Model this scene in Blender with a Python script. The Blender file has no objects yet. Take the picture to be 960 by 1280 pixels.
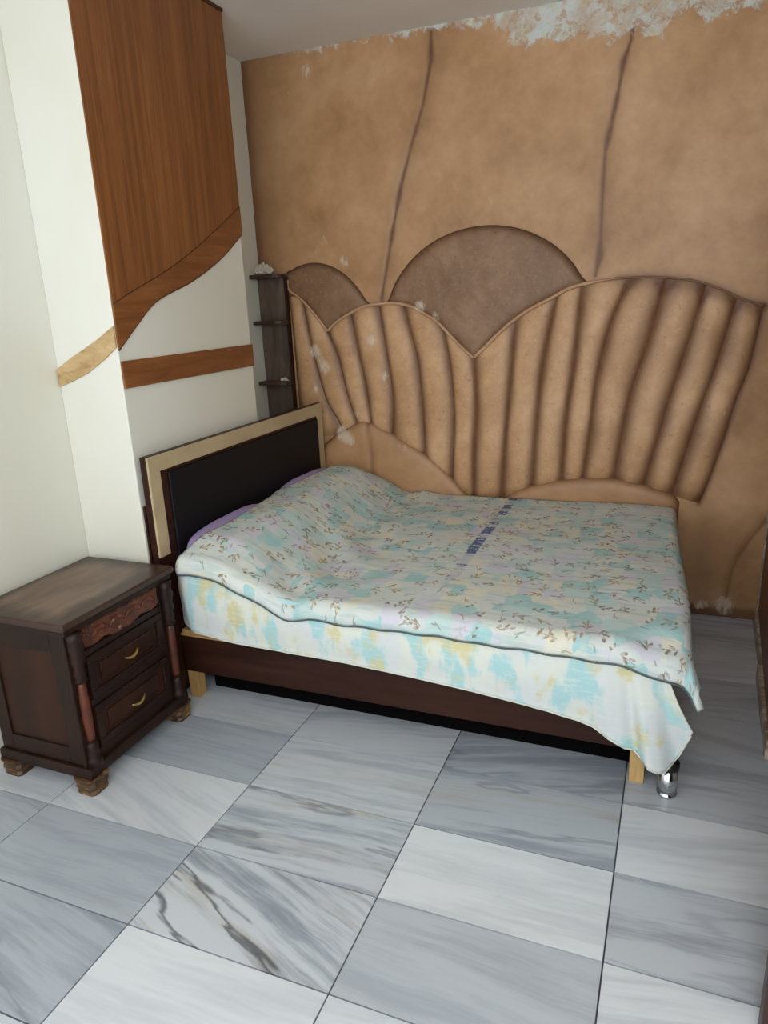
import bpy, bmesh, math, random
import numpy as np
from mathutils import Vector, Matrix, noise
from mathutils.geometry import delaunay_2d_cdt

random.seed(4)
SC = bpy.context.scene
COL = SC.collection
PI = math.pi

def lin(r, g, b, a=1.0):
    f = lambda c: (c/255/12.92) if c/255 <= .04045 else ((c/255+.055)/1.055)**2.4
    return (f(r), f(g), f(b), a)

# ------------------------------------------------------------------ camera
cam_d = bpy.data.cameras.new('camera'); cam = bpy.data.objects.new('camera', cam_d); COL.objects.link(cam)
R_ = Vector((0.92765526, 0.37100551, -0.04255151)); U_ = Vector((-0.06714376, 0.27779374, 0.95829137))
W_ = Vector((-0.36735193, 0.88610696, -0.28260753))
cam.matrix_world = Matrix(((R_.x, U_.x, -W_.x, 0), (R_.y, U_.y, -W_.y, 0), (R_.z, U_.z, -W_.z, 1.56), (0, 0, 0, 1)))
cam_d.sensor_fit = 'VERTICAL'; cam_d.sensor_height = 24.0; cam_d.lens = 24.0*898.58/1280
cam_d.clip_start = .02
SC.camera = cam

# ------------------------------------------------------------------ world, lamps, exposure
w = bpy.data.worlds.new('room_ambient'); SC.world = w; w.use_nodes = True
w.node_tree.nodes['Background'].inputs['Color'].default_value = (.91, .96, 1.0, 1)
w.node_tree.nodes['Background'].inputs['Strength'].default_value = 3.5
l_ = bpy.data.lights.new('unseen_lamp', 'POINT'); l_.energy = 58; l_.color = (.97, .985, 1.0); l_.shadow_soft_size = .22
lamp = bpy.data.objects.new('unseen_lamp', l_); COL.objects.link(lamp); lamp.location = (.20, -.10, 2.05)  # unseen lamp hung below the ceiling, placed to even the light on the walls
SC.view_settings.view_transform = 'Standard'; SC.view_settings.look = 'None'
SC.view_settings.exposure = -0.30; SC.view_settings.gamma = 1.0
SC.view_settings.use_curve_mapping = False

# ------------------------------------------------------------------ material helpers
class Mt:
    def __init__(s, name, rough=.6, spec=.4):
        s.m = bpy.data.materials.new(name); s.m.use_nodes = True; s.nt = s.m.node_tree
        s.b = s.nt.nodes['Principled BSDF']; s.b.inputs['Roughness'].default_value = rough
        s.b.inputs['Specular IOR Level'].default_value = spec
        s._tc = None
    def n(s, t, props=None, **inp):
        nd = s.nt.nodes.new('ShaderNode'+t)
        for k, v in (props or {}).items(): setattr(nd, k, v)
        for k, v in inp.items():
            key = int(k[1:]) if k[0] == 'i' and k[1:].isdigit() else k.replace('_', ' ')
            s.set(nd.inputs[key], v)
        return nd
    def set(s, sock, v):
        if isinstance(v, bpy.types.NodeSocket): s.nt.links.new(v, sock)
        elif isinstance(v, bpy.types.Node): s.nt.links.new(v.outputs[0], sock)
        else: sock.default_value = v
    def obj(s): return s.tc('Object')
    def tc(s, out):
        if s._tc is None: s._tc = s.nt.nodes.new('ShaderNodeTexCoord')
        return s._tc.outputs[out]
    def map(s, vec, scale=(1, 1, 1), loc=(0, 0, 0), rot=(0, 0, 0)):
        return s.n('Mapping', Vector=vec, Scale=scale, Location=loc, Rotation=rot).outputs[0]
    def noise(s, vec, scale, detail=4, rough=.55, dist=0, out='Fac'):
        return s.n('TexNoise', Vector=vec, Scale=scale, Detail=detail, Roughness=rough, Distortion=dist).outputs[out]
    def ramp(s, fac, stops, interp='LINEAR'):
        nd = s.n('ValToRGB', Fac=fac); cr = nd.color_ramp; cr.interpolation = interp
        while len(cr.elements) < len(stops): cr.elements.new(.5)
        for e, (p, c) in zip(cr.elements, stops):
            e.position = p; e.color = c if len(c) == 4 else (*c, 1)
        return nd.outputs[0]
    def step(s, fac, a, b):
        return s.n('MapRange', {'clamp': True, 'interpolation_type': 'SMOOTHSTEP'}, Value=fac, From_Min=a, From_Max=b).outputs[0]
    def mix(s, fac, a, b, mode='MIX'):
        nd = s.nt.nodes.new('ShaderNodeMix'); nd.data_type = 'RGBA'; nd.blend_type = mode
        s.set(nd.inputs[0], fac); s.set(nd.inputs[6], a); s.set(nd.inputs[7], b)
        return nd.outputs[2]
    def math(s, op, a, b=0.0, c=0.0, clamp=False):
        nd = s.nt.nodes.new('ShaderNodeMath'); nd.operation = op; nd.use_clamp = clamp
        s.set(nd.inputs[0], a); s.set(nd.inputs[1], b); s.set(nd.inputs[2], c)
        return nd.outputs[0]
    def sep(s, vec):
        nd = s.n('SeparateXYZ', Vector=vec); return nd.outputs
    def comb(s, x, y, z):
        nd = s.nt.nodes.new('ShaderNodeCombineXYZ')
        for i, v in enumerate((x, y, z)): s.set(nd.inputs[i], v)
        return nd.outputs[0]
    def attr(s, name, out='Fac'): return s.n('Attribute', {'attribute_name': name}).outputs[out]
    def color(s, c): s.set(s.b.inputs['Base Color'], c)
    def rough(s, c): s.set(s.b.inputs['Roughness'], c)
    def bump(s, h, strength=.3, dist=.01):
        nd = s.n('Bump', Strength=strength, Distance=dist, Height=h); s.set(s.b.inputs['Normal'], nd.outputs[0])

MAT = {}
def wood(name, c0, c1, c2, scale=(3, 3, 40), rough=.45, wear=None, wear_amt=.62, spec=.4):
    m = Mt(name, rough, spec); v = m.map(m.obj(), scale)
    g = m.noise(v, 1.0, 6, .6, .6)
    g2 = m.noise(m.map(m.obj(), tuple(q*4 for q in scale)), 1.0, 3, .6)
    f = m.math('ADD', m.math('MULTIPLY', g, .75), m.math('MULTIPLY', g2, .25))
    c = m.ramp(f, [(.32, c0), (.5, c1), (.68, c2)])
    if wear:
        wm = m.step(m.noise(m.obj(), 26, 6, .7), wear_amt, wear_amt+.06)
        c = m.mix(wm, c, wear)
    m.color(c); m.bump(f, .12, .004)
    MAT[name] = m.m; return m

def white_paint(name, c0, c1, rough=.32):
    m = Mt(name, rough, .5)
    n = m.noise(m.obj(), 1.6, 4, .5)
    c = m.mix(m.step(n, .35, .7), c0, c1)
    sm = m.step(m.noise(m.map(m.obj(), (1, 1, .5)), 9, 6, .7), .66, .74)
    c = m.mix(m.math('MULTIPLY', sm, .15), c, lin(190, 186, 170))
    m.color(c); m.bump(m.noise(m.obj(), 5, 3), .06, .02); MAT[name] = m.m
white_paint('wall_white', lin(221, 219, 206), lin(226, 226, 217))
white_paint('ceiling_paint', lin(234, 229, 221), lin(226, 221, 212), .7)
white_paint('recess_paint', lin(170, 165, 140), lin(158, 153, 128), .6)

# glazed plaster of the mural wall
def plaster(name, c_lo, c_mid, c_hi, glaze_c, rough_tex=0.0, wear=True, peel=False, rough=.42):
    m = Mt(name, rough, .35)
    P = m.obj()
    n1 = m.noise(P, 2.6, 5, .6); n2 = m.noise(P, 14, 5, .65)
    f = m.math('ADD', m.math('MULTIPLY', n1, .7), m.math('MULTIPLY', n2, .3))
    c = m.ramp(f, [(.34, c_lo), (.5, c_mid), (.66, c_hi)])
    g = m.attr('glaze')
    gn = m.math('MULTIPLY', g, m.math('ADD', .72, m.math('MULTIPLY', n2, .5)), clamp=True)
    if rough_tex > 0:
        sp = m.step(m.noise(P, 48, 6, .8), .53, .66)
        c = m.mix(m.math('MULTIPLY', sp, rough_tex), c, c_hi)
        sp2 = m.step(m.noise(m.map(P, (1, 1, 1), (3, 1, 7)), 38, 6, .8), .56, .68)
        c = m.mix(m.math('MULTIPLY', sp2, rough_tex*.7), c, glaze_c)
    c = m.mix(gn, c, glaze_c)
    if wear:
        s1 = m.attr('scuff')
        sc = m.step(m.math('MULTIPLY', s1, m.noise(m.map(P, (1.8, 1, .7)), 30, 10, .8, .6)), .36, .62)
        c = m.mix(m.math('MULTIPLY', sc, .75), c, lin(220, 204, 186))
    if peel:
        pa = m.attr('peel')
        pn = m.noise(m.map(P, (1.0, 1, .8)), 11, 10, .72, .5)
        pm = m.step(m.math('ADD', pa, m.math('MULTIPLY', m.math('SUBTRACT', pn, .5), 2.4)), .44, .66)
        hole = m.step(m.noise(m.map(P, (1, 1, 1), (4, 0, 2)), 19, 8, .7, 1.0), .52, .62)
        pm = m.math('MULTIPLY', pm, m.math('SUBTRACT', 1.0, m.math('MULTIPLY', hole, .75)))
        scr = m.math('SUBTRACT', 1.0, m.step(m.math('ABSOLUTE', m.math('SUBTRACT', m.noise(P, 13, 3, .5, 1.5), .5)), .008, .03))
        pm = m.math('MAXIMUM', pm, m.math('MULTIPLY', scr, m.math('MULTIPLY', m.step(pa, .3, .8), .75)))
        pc = m.ramp(m.noise(P, 16, 6, .7), [(.3, lin(196, 182, 160)), (.42, lin(212, 212, 208)), (.52, lin(200, 212, 212)), (.60, lin(206, 208, 182)), (.70, lin(222, 224, 226))])
        c = m.mix(m.math('MULTIPLY', pm, m.math('ADD', .35, m.math('MULTIPLY', m.step(m.noise(m.map(P, (1, 1, 1), (8, 3, 1)), 9, 6, .7), .36, .6), .6))), c, pc)
        m.bump(m.math('ADD', m.math('MULTIPLY', n2, .5), m.math('MULTIPLY', pm, 1.2)), .35, .006)
    else:
        m.bump(m.math('ADD', n2, m.math('MULTIPLY', m.noise(P, 60, 4, .7), .4+rough_tex)), .22, .006)
    m.color(c)
    MAT[name] = m.m
plaster('mural_wall', lin(162, 121, 83), lin(184, 143, 103), lin(200, 161, 123), lin(108, 72, 50), 0, True, True)
plaster('mural_rib', lin(174, 132, 92), lin(195, 153, 112), lin(216, 176, 136), lin(102, 67, 46), .6)
plaster('mural_dome', lin(124, 93, 69), lin(136, 103, 77), lin(162, 127, 99), lin(88, 62, 45), .8)
plaster('mural_mound', lin(164, 124, 88), lin(182, 140, 101), lin(194, 154, 116), lin(104, 72, 50), 0)
plaster('mural_border', lin(170, 128, 94), lin(184, 143, 108), lin(196, 158, 122), lin(96, 64, 44), 0)

wood('veneer', lin(104, 62, 33), lin(130, 80, 43), lin(150, 98, 56), (34, 34, 1.3), .40, lin(184, 140, 100), .73)
wood('veneer_band', lin(106, 62, 32), lin(128, 78, 41), lin(148, 96, 54), (14, 2.0, 26), .40, lin(180, 130, 84), .70)
wood('veneer_pale', lin(150, 118, 76), lin(188, 158, 112), lin(206, 180, 138), (8, 14, 20), .45)
wood('veneer_edge', lin(60, 34, 20), lin(76, 44, 26), lin(90, 54, 32), (6, 6, 6), .5)
wood('walnut', lin(36, 18, 13), lin(48, 25, 18), lin(58, 32, 23), (2, 14, 20), .42, spec=.2)
wood('dark_case', lin(32, 17, 12), lin(47, 25, 16), lin(62, 33, 20), (6, 6, 2), .42, spec=.22)
wood('dark_trim', lin(26, 15, 11), lin(36, 20, 14), lin(48, 27, 18), (9, 9, 9), .45, lin(126, 106, 88), .68, .25)
wood('red_wood', lin(60, 29, 18), lin(82, 40, 24), lin(104, 55, 33), (8, 8, 5), .38)
wood('carving', lin(36, 20, 15), lin(84, 42, 27), lin(116, 62, 40), (24, 24, 24), .42, lin(178, 150, 125), .63)
wood('worn_foot', lin(36, 23, 15), lin(74, 50, 27), lin(168, 128, 74), (14, 14, 34), .5)
wood('pale_wood', lin(160, 126, 76), lin(184, 148, 94), lin(204, 170, 118), (12, 12, 3), .55)
wood('shelf_wood', lin(64, 53, 46), lin(92, 79, 69), lin(116, 101, 88), (12, 12, 2), .5)
wood('shelf_board', lin(50, 35, 29), lin(70, 50, 42), lin(88, 64, 54), (4, 12, 12), .5)
wood('cream_frame', lin(172, 154, 122), lin(188, 168, 134), lin(200, 181, 148), (3, 2, 3), .42)
wood('wardrobe_wood', lin(84, 43, 28), lin(110, 59, 38), lin(130, 74, 50), (9, 9, 2), .4, lin(214, 204, 190), .70)
wood('wardrobe_chipped', lin(90, 56, 40), lin(164, 146, 126), lin(214, 208, 196), (20, 20, 14), .5)
wood('door_wood', lin(40, 26, 22), lin(54, 36, 30), lin(66, 46, 38), (9, 9, 2), .4)

# nightstand top, rubbed pale in the middle
m = Mt('worn_top', .36, .45)
P = m.obj(); xs = m.sep(P)
n = m.noise(m.map(P, (10, 3, 3)), 1.4, 7, .65)
ex = m.math('SUBTRACT', 1.0, m.math('ABSOLUTE', m.math('DIVIDE', m.math('ADD', xs[0], .02), .19)))
ey = m.math('SUBTRACT', 1.0, m.math('ABSOLUTE', m.math('DIVIDE', xs[1], .27)))
e = m.step(m.math('ADD', m.math('MINIMUM', ex, ey), m.math('MULTIPLY', m.math('SUBTRACT', n, .5), .5)), .02, .42)
m.color(m.mix(e, m.ramp(n, [(.3, lin(48, 31, 24)), (.7, lin(66, 43, 33))]), m.ramp(n, [(.35, lin(90, 70, 57)), (.65, lin(122, 99, 82))])))
MAT['worn_top'] = m.m

def plain(name, c, rough=.5, metal=0, spec=.4):
    m = Mt(name, rough, spec)
    n = m.noise(m.obj(), 18, 4, .6)
    m.color(m.mix(m.math('MULTIPLY', n, .35), c, tuple(v*.6 for v in c[:3])+(1,)))
    m.b.inputs['Metallic'].default_value = metal; MAT[name] = m.m; return m
plain('brass', lin(205, 170, 105), .3, .85)
plain('chrome', lin(205, 205, 208), .16, 1)
plain('black_metal', lin(18, 16, 17), .4)
plain('black_cushion', lin(17, 14, 18), .55, 0, .25)
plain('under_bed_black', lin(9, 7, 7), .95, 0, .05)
plain('grout', lin(74, 78, 84), .8)
plain('plaster_lump', lin(218, 212, 198), .9)
plain('mattress_fabric', lin(196, 205, 205), .9)
plain('lilac_fabric', lin(168, 150, 196), .9)
plain('piping_shade_fabric', lin(84, 100, 98), .9)
plain('hem_fabric', lin(214, 218, 205), .9)

# marble tile, driven by the tile's own object colour: r lightness, g vein direction, b vein strength, a seed
m = Mt('marble', .22, .5)
oi = m.n('ObjectInfo'); oc = m.n('SeparateColor', Color=oi.outputs['Color'])
seed = m.math('MULTIPLY', oi.outputs['Alpha'], 37.0)
ang = m.math('MULTIPLY', m.math('SUBTRACT', oc.outputs[1], .5), PI)
rot = m.n('VectorRotate', {'rotation_type': 'Z_AXIS'}, Vector=m.obj(), Angle=ang).outputs[0]
P = m.n('VectorMath', {'operation': 'ADD'}, i0=rot, i1=m.comb(seed, m.math('MULTIPLY', seed, 1.7), seed)).outputs[0]
warp = m.noise(P, 3.2, 3, .5, 0, 'Color')
Pw = m.n('VectorMath', {'operation': 'MULTIPLY_ADD'}, i0=warp, i1=(.06, .045, .0), i2=P).outputs[0]
bands = m.noise(m.map(Pw, (1.3, 11, 1)), 1.0, 6, .62)
fine = m.noise(m.map(Pw, (3, 46, 1)), 1.0, 5, .6)
vein_n = m.noise(m.map(Pw, (1.0, 6.5, 1), (5, 3, 0)), 1.0, 4, .55)
L = oc.outputs[0]; S = oc.outputs[2]
lightc = m.mix(L, lin(140, 149, 161), lin(208, 212, 218))
darkc = m.mix(L, lin(104, 112, 124), lin(146, 154, 165))
bd = m.math('MULTIPLY', m.step(m.math('ADD', m.math('MULTIPLY', bands, .7), m.math('MULTIPLY', fine, .3)), .44, .62), m.math('ADD', .25, m.math('MULTIPLY', S, .75)))
c = m.mix(bd, lightc, darkc)
beige = m.math('MULTIPLY', m.step(m.noise(m.map(Pw, (.9, 7, 1), (9, 2, 0)), 1.0, 4, .6), .55, .70), m.math('MULTIPLY', S, .85))
c = m.mix(beige, c, lin(168, 158, 140))
vm = m.math('MULTIPLY', m.math('SUBTRACT', 1.0, m.step(m.math('ABSOLUTE', m.math('SUBTRACT', vein_n, .57)), 0, .030)), m.math('MULTIPLY', S, S))
c = m.mix(m.math('MULTIPLY', vm, .85), c, lin(70, 76, 84))
m.color(c); MAT['marble'] = m.m

# quilt print: soft square blotches, sprigs of brown leaves, one row of blue blocks
def sprig(m, UV, cell, seed, leaves):
    v = m.n('TexVoronoi', {'feature': 'F1'}, Vector=m.map(UV, (1, 1, 1), (seed, seed*.7, 0)), Scale=cell, Randomness=.85)
    d = m.n('VectorMath', {'operation': 'SUBTRACT'}, i0=m.n('VectorMath', {'operation': 'SCALE'}, i0=m.map(UV, (1, 1, 1), (seed, seed*.7, 0)), Scale=1.0).outputs[0], i1=v.outputs['Position']).outputs[0]
    rc = m.n('SeparateColor', Color=v.outputs['Color'])
    q = m.n('VectorRotate', {'rotation_type': 'Z_AXIS'}, Vector=d, Angle=m.math('MULTIPLY', rc.outputs[0], 6.28)).outputs[0]
    tot = None
    for (ox, oy, a, l, wd) in leaves:
        t = m.n('VectorRotate', {'rotation_type': 'Z_AXIS'}, Vector=m.n('VectorMath', {'operation': 'SUBTRACT'}, i0=q, i1=(ox, oy, 0)).outputs[0], Angle=a).outputs[0]
        s = m.n('VectorMath', {'operation': 'MULTIPLY'}, i0=t, i1=(1/l, 1/wd, 0)).outputs[0]
        ln = m.n('VectorMath', {'operation': 'LENGTH'}, i0=s).outputs['Value']
        k = m.math('SUBTRACT', 1.0, m.step(ln, .8, 1.1))
        tot = k if tot is None else m.math('MAXIMUM', tot, k)
    return tot, rc
m = Mt('quilt_print', .85, .15)
UV = m.tc('UV')
wq = m.n('VectorMath', {'operation': 'MULTIPLY_ADD'}, i0=m.noise(UV, 30, 4, .6, 0, 'Color'), i1=(.022, .022, 0), i2=UV).outputs[0]
b1 = m.n('TexVoronoi', {'distance': 'CHEBYCHEV', 'feature': 'F1'}, Vector=wq, Scale=12.5, Randomness=.85)
bc = m.n('SeparateColor', Color=b1.outputs['Color'])
c = m.ramp(bc.outputs[0], [(0, lin(204, 209, 208)), (.26, lin(162, 199, 202)), (.42, lin(216, 213, 196)), (.56, lin(184, 207, 206)), (.72, lin(202, 200, 213)), (.84, lin(208, 212, 206))], 'CONSTANT')
c = m.mix(m.math('MULTIPLY', m.step(m.noise(UV, 22, 6, .75), .42, .66), .7), c, lin(198, 206, 201))
lv = m.math('MULTIPLY', m.step(m.noise(m.map(UV, (6, 40, 1)), 1, 3), .52, .62), .35)
c = m.mix(lv, c, lin(150, 180, 178))
k1, r1 = sprig(m, UV, 11, 0.0, [(0, 0, 0, .026, .0020), (-.014, .009, -.7, .013, .0054), (-.002, -.009, .7, .013, .0054), (.012, .009, -.7, .013, .0054), (.030, 0, 0, .011, .005)])
c = m.mix(m.math('MULTIPLY', m.math('MULTIPLY', k1, m.step(r1.outputs[2], .30, .34)), m.math('ADD', .35, m.math('MULTIPLY', m.step(m.noise(UV, 60, 3), .4, .6), .55))), c, m.mix(r1.outputs[1], lin(122, 100, 78), lin(168, 138, 88)))
k2, r2 = sprig(m, UV, 14, 3.3, [(0, 0, 0, .022, .0030), (.012, .007, -.5, .011, .0034)])
c = m.mix(m.math('MULTIPLY', m.math('MULTIPLY', k2, m.step(r2.outputs[2], .5, .55)), .55), c, m.mix(r2.outputs[1], lin(134, 112, 82), lin(120, 128, 108)))
xy = m.sep(UV)
ln = m.math('SUBTRACT', 1.0, m.step(m.math('ABSOLUTE', m.math('ADD', xy[0], .745)), .018, .026))
blk = m.step(m.noise(m.comb(0.3, m.math('MULTIPLY', xy[1], 11.0), 0), 1.0, 2, .5), .50, .54)
rng = m.math('MULTIPLY', m.step(xy[1], .26, .30), 1.0)
ink = m.step(m.noise(UV, 70, 3), .36, .46)
c = m.mix(m.math('MULTIPLY', m.math('MULTIPLY', ln, rng), m.math('MULTIPLY', m.math('ADD', m.math('MULTIPLY', blk, .8), .15), ink)), c, lin(84, 96, 142))
m.color(c); m.bump(m.noise(UV, 38, 4, .6), .18, .006); MAT['quilt_print'] = m.m

m = Mt('sheet_print', .85, .15)
UV = m.tc('UV')
c = m.mix(m.step(m.noise(m.map(UV, (4, 3, 1), (7, 0, 0)), 1.0, 3), .40, .60), lin(212, 215, 204), lin(204, 208, 209))
aq = m.step(m.noise(m.map(UV, (11, 4.5, 1)), 1.0, 4, .55), .50, .60)
c = m.mix(m.math('MULTIPLY', aq, .9), c, lin(160, 202, 206))
yl = m.step(m.noise(m.map(UV, (9, 5, 1), (3, 9, 0)), 1.0, 4, .55), .53, .63)
c = m.mix(m.math('MULTIPLY', yl, .8), c, lin(204, 194, 140))
c = m.mix(m.math('MULTIPLY', m.step(m.noise(m.map(UV, (14, 90, 1)), 1.0, 4, .7), .50, .66), .55), c, lin(212, 217, 212))
m.color(c); m.bump(m.noise(m.map(UV, (10, 60, 1)), 1.0, 3), .10, .004); MAT['sheet_print'] = m.m

# ------------------------------------------------------------------ object helpers
def wpos(o):
    p = Vector((0, 0, 0))
    while o is not None: p += o.location; o = o.parent
    return p
def tag(o, label=None, cat=None, group=None, kind=None):
    if label: o['label'] = label
    if cat: o['category'] = cat
    if group: o['group'] = group
    if kind: o['kind'] = kind
    return o
def thing(name, loc, label, cat, group=None, rz=0):
    o = bpy.data.objects.new(name, None); COL.objects.link(o); o.location = loc; o.rotation_euler.z = rz
    o.empty_display_size = .05
    return tag(o, label, cat, group)
def link(name, me, mat, parent=None, loc=None):
    """me is in world coordinates; the object's origin goes to loc (default: the parent's origin)"""
    o = bpy.data.objects.new(name, me); COL.objects.link(o)
    pp = wpos(parent) if parent else Vector((0, 0, 0))
    L0 = Vector(loc) if loc is not None else pp
    me.transform(Matrix.Translation(-L0)); o.location = L0-pp; o.parent = parent
    if mat and not me.materials: me.materials.append(MAT[mat])
    return o
def smooth(me, on=True):
    for p in me.polygons: p.use_smooth = on
def from_bm(bm, name='m', sm=False):
    bmesh.ops.recalc_face_normals(bm, faces=bm.faces)
    me = bpy.data.meshes.new(name); bm.to_mesh(me); bm.free()
    if sm: smooth(me)
    return me
def add_box(bm, lo, hi, bev=0, seg=2):
    r = bmesh.ops.create_cube(bm, size=1)
    vs = r['verts']
    for v in vs: v.co = Vector([lo[i]+(v.co[i]+.5)*(hi[i]-lo[i]) for i in range(3)])
    if bev > 0:
        es = list({e for v in vs for e in v.link_edges})
        bmesh.ops.bevel(bm, geom=es, offset=bev, segments=seg, profile=.5, affect='EDGES')
def box(name, lo, hi, mat, parent=None, bev=.003, loc=None):
    bm = bmesh.new(); add_box(bm, lo, hi, bev)
    return link(name, from_bm(bm, name), mat, parent, loc)
def lathe(bm, c, prof, seg=16):
    rings = []
    for r, z in prof:
        rings.append([bm.verts.new((c[0]+r*math.cos(2*PI*k/seg), c[1]+r*math.sin(2*PI*k/seg), c[2]+z)) for k in range(seg)])
    for a, b in zip(rings[:-1], rings[1:]):
        for k in range(seg): bm.faces.new((a[k], a[(k+1) % seg], b[(k+1) % seg], b[k]))
    bm.faces.new(rings[0][::-1]); bm.faces.new(rings[-1])
def tube(bm, pts, rad, seg=8):
    pts = [Vector(p) for p in pts]; rings = []
    for i, p in enumerate(pts):
        t = (pts[min(i+1, len(pts)-1)]-pts[max(i-1, 0)]).normalized()
        up = Vector((0, 0, 1)) if abs(t.z) < .9 else Vector((1, 0, 0))
        a = t.cross(up).normalized(); b = t.cross(a)
        r = rad[i] if isinstance(rad, (list, tuple)) else rad
        rings.append([bm.verts.new(p+a*r*math.cos(2*PI*k/seg)+b*r*math.sin(2*PI*k/seg)) for k in range(seg)])
    for a, b in zip(rings[:-1], rings[1:]):
        for k in range(seg): bm.faces.new((a[k], a[(k+1) % seg], b[(k+1) % seg], b[k]))
    bm.faces.new(rings[0][::-1]); bm.faces.new(rings[-1])
def prism(name, poly, axis, lo, hi, mat, parent=None, bev=0, loc=None):
    """poly of 2-d points extruded along axis ('x': points are (y,z); 'y': (x,z); 'z': (x,y))"""
    bm = bmesh.new()
    f = {'x': lambda a, b, t: (t, a, b), 'y': lambda a, b, t: (a, t, b), 'z': lambda a, b, t: (a, b, t)}[axis]
    A = [bm.verts.new(f(a, b, lo)) for a, b in poly]; B = [bm.verts.new(f(a, b, hi)) for a, b in poly]
    bm.faces.new(A); bm.faces.new(B[::-1]); n = len(poly)
    for i in range(n): bm.faces.new((A[i], A[(i+1) % n], B[(i+1) % n], B[i]))
    bmesh.ops.recalc_face_normals(bm, faces=bm.faces)
    if bev: bmesh.ops.bevel(bm, geom=list(bm.edges), offset=bev, segments=2, profile=.5, affect='EDGES')
    return link(name, from_bm(bm, name), mat, parent, loc)
def crom(pts, n):
    """Catmull-Rom through 2-d or 3-d points, n samples evenly spaced by length"""
    P = [np.array(p, float) for p in pts]; P = [2*P[0]-P[1]]+P+[2*P[-1]-P[-2]]; out = []
    for i in range(1, len(P)-2):
        for t in np.linspace(0, 1, 24, endpoint=False):
            a, b, c, d = P[i-1:i+3]
            out.append(.5*((2*b)+(-a+c)*t+(2*a-5*b+4*c-d)*t*t+(-a+3*b-3*c+d)*t**3))
    out.append(P[-2]); out = np.array(out)
    s = np.r_[0, np.cumsum(np.linalg.norm(np.diff(out, axis=0), axis=1))]
    q = np.linspace(0, s[-1], n)
    return np.stack([np.interp(q, s, out[:, k]) for k in range(out.shape[1])], 1)
def fattr(me, name, vals):
    a = me.attributes.new(name, 'FLOAT', 'POINT'); a.data.foreach_set('value', np.asarray(vals, dtype=np.float32))
def grid_mesh(name, P, uv=None, closed=False):
    """P: array (n, m, 3)"""
    n, mm = P.shape[:2]; me = bpy.data.meshes.new(name)
    idx = np.arange(n*mm).reshape(n, mm)
    F = np.stack([idx[:-1, :-1], idx[1:, :-1], idx[1:, 1:], idx[:-1, 1:]], -1).reshape(-1, 4)
    me.from_pydata(P.reshape(-1, 3).tolist(), [], F.tolist())
    smooth(me)
    if uv is not None:
        ul = me.uv_layers.new(name='UVMap'); fl = uv.reshape(-1, 2)
        li = np.zeros(len(me.loops), dtype=np.int32); me.loops.foreach_get('vertex_index', li)
        ul.data.foreach_set('uv', fl[li].astype(np.float32).ravel())
    return me
def seg_dist(X, Z, pl):
    """distance of grid points to a polyline, and the signed side"""
    D = np.full(X.shape, 9.0)
    for (a, b), (c, d) in zip(pl[:-1], pl[1:]):
        dx, dz = c-a, d-b; L = dx*dx+dz*dz+1e-12
        t = np.clip(((X-a)*dx+(Z-b)*dz)/L, 0, 1)
        D = np.minimum(D, np.hypot(X-a-t*dx, Z-b-t*dz))
    return D
def sstep(a, b, x):
    t = np.clip((x-a)/(b-a), 0, 1); return t*t*(3-2*t)
# traced outlines on the mural wall, metres (x, z)
DOME_S = [(-2.013,1.595),(-2.001,1.716),(-1.972,1.733),(-1.942,1.746),(-1.911,1.756),(-1.879,1.762),(-1.848,1.765),(-1.816,1.764),(-1.785,1.759),(-1.754,1.751),(-1.723,1.739),(-1.693,1.723),(-1.664,1.705),(-1.637,1.683),(-1.611,1.658),(-1.586,1.63),(-1.563,1.599),(-1.541,1.566),(-1.516,1.527),(-1.633,1.491),(-1.715,1.448),(-1.771,1.404),(-1.841,1.493),(-1.912,1.571)]
DOME_L = [(-1.444,1.533),(-1.412,1.564),(-1.382,1.627),(-1.341,1.686),(-1.292,1.738),(-1.235,1.784),(-1.171,1.822),(-1.101,1.851),(-1.027,1.87),(-0.951,1.88),(-0.874,1.88),(-0.798,1.87),(-0.724,1.85),(-0.655,1.82),(-0.591,1.782),(-0.534,1.736),(-0.485,1.683),(-0.445,1.624),(-0.416,1.587),(-0.495,1.57),(-0.579,1.53),(-0.692,1.475),(-0.769,1.425),(-0.836,1.37),(-0.9,1.31),(-0.962,1.255),(-1.011,1.296),(-1.081,1.364),(-1.148,1.432),(-1.219,1.477),(-1.291,1.515),(-1.377,1.534)]
BORDER_A = [(-1.99,1.685),(-1.985,1.636),(-1.912,1.579),(-1.84,1.502),(-1.77,1.412)]
BORDER_B = [(-1.77,1.412),(-1.715,1.456),(-1.632,1.499),(-1.557,1.529),(-1.466,1.541),(-1.377,1.542),(-1.291,1.523),(-1.219,1.485),(-1.147,1.44),(-1.081,1.372),(-1.011,1.303),(-0.962,1.263)]
BORDER_C = [(-0.962,1.263),(-0.9,1.317),(-0.836,1.378),(-0.769,1.433),(-0.692,1.483),(-0.579,1.537),(-0.496,1.577),(-0.399,1.597),(-0.283,1.609),(-0.147,1.609),(-0.033,1.596),(0.076,1.571),(0.165,1.533),(0.241,1.494),(0.326,1.467)]
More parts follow.
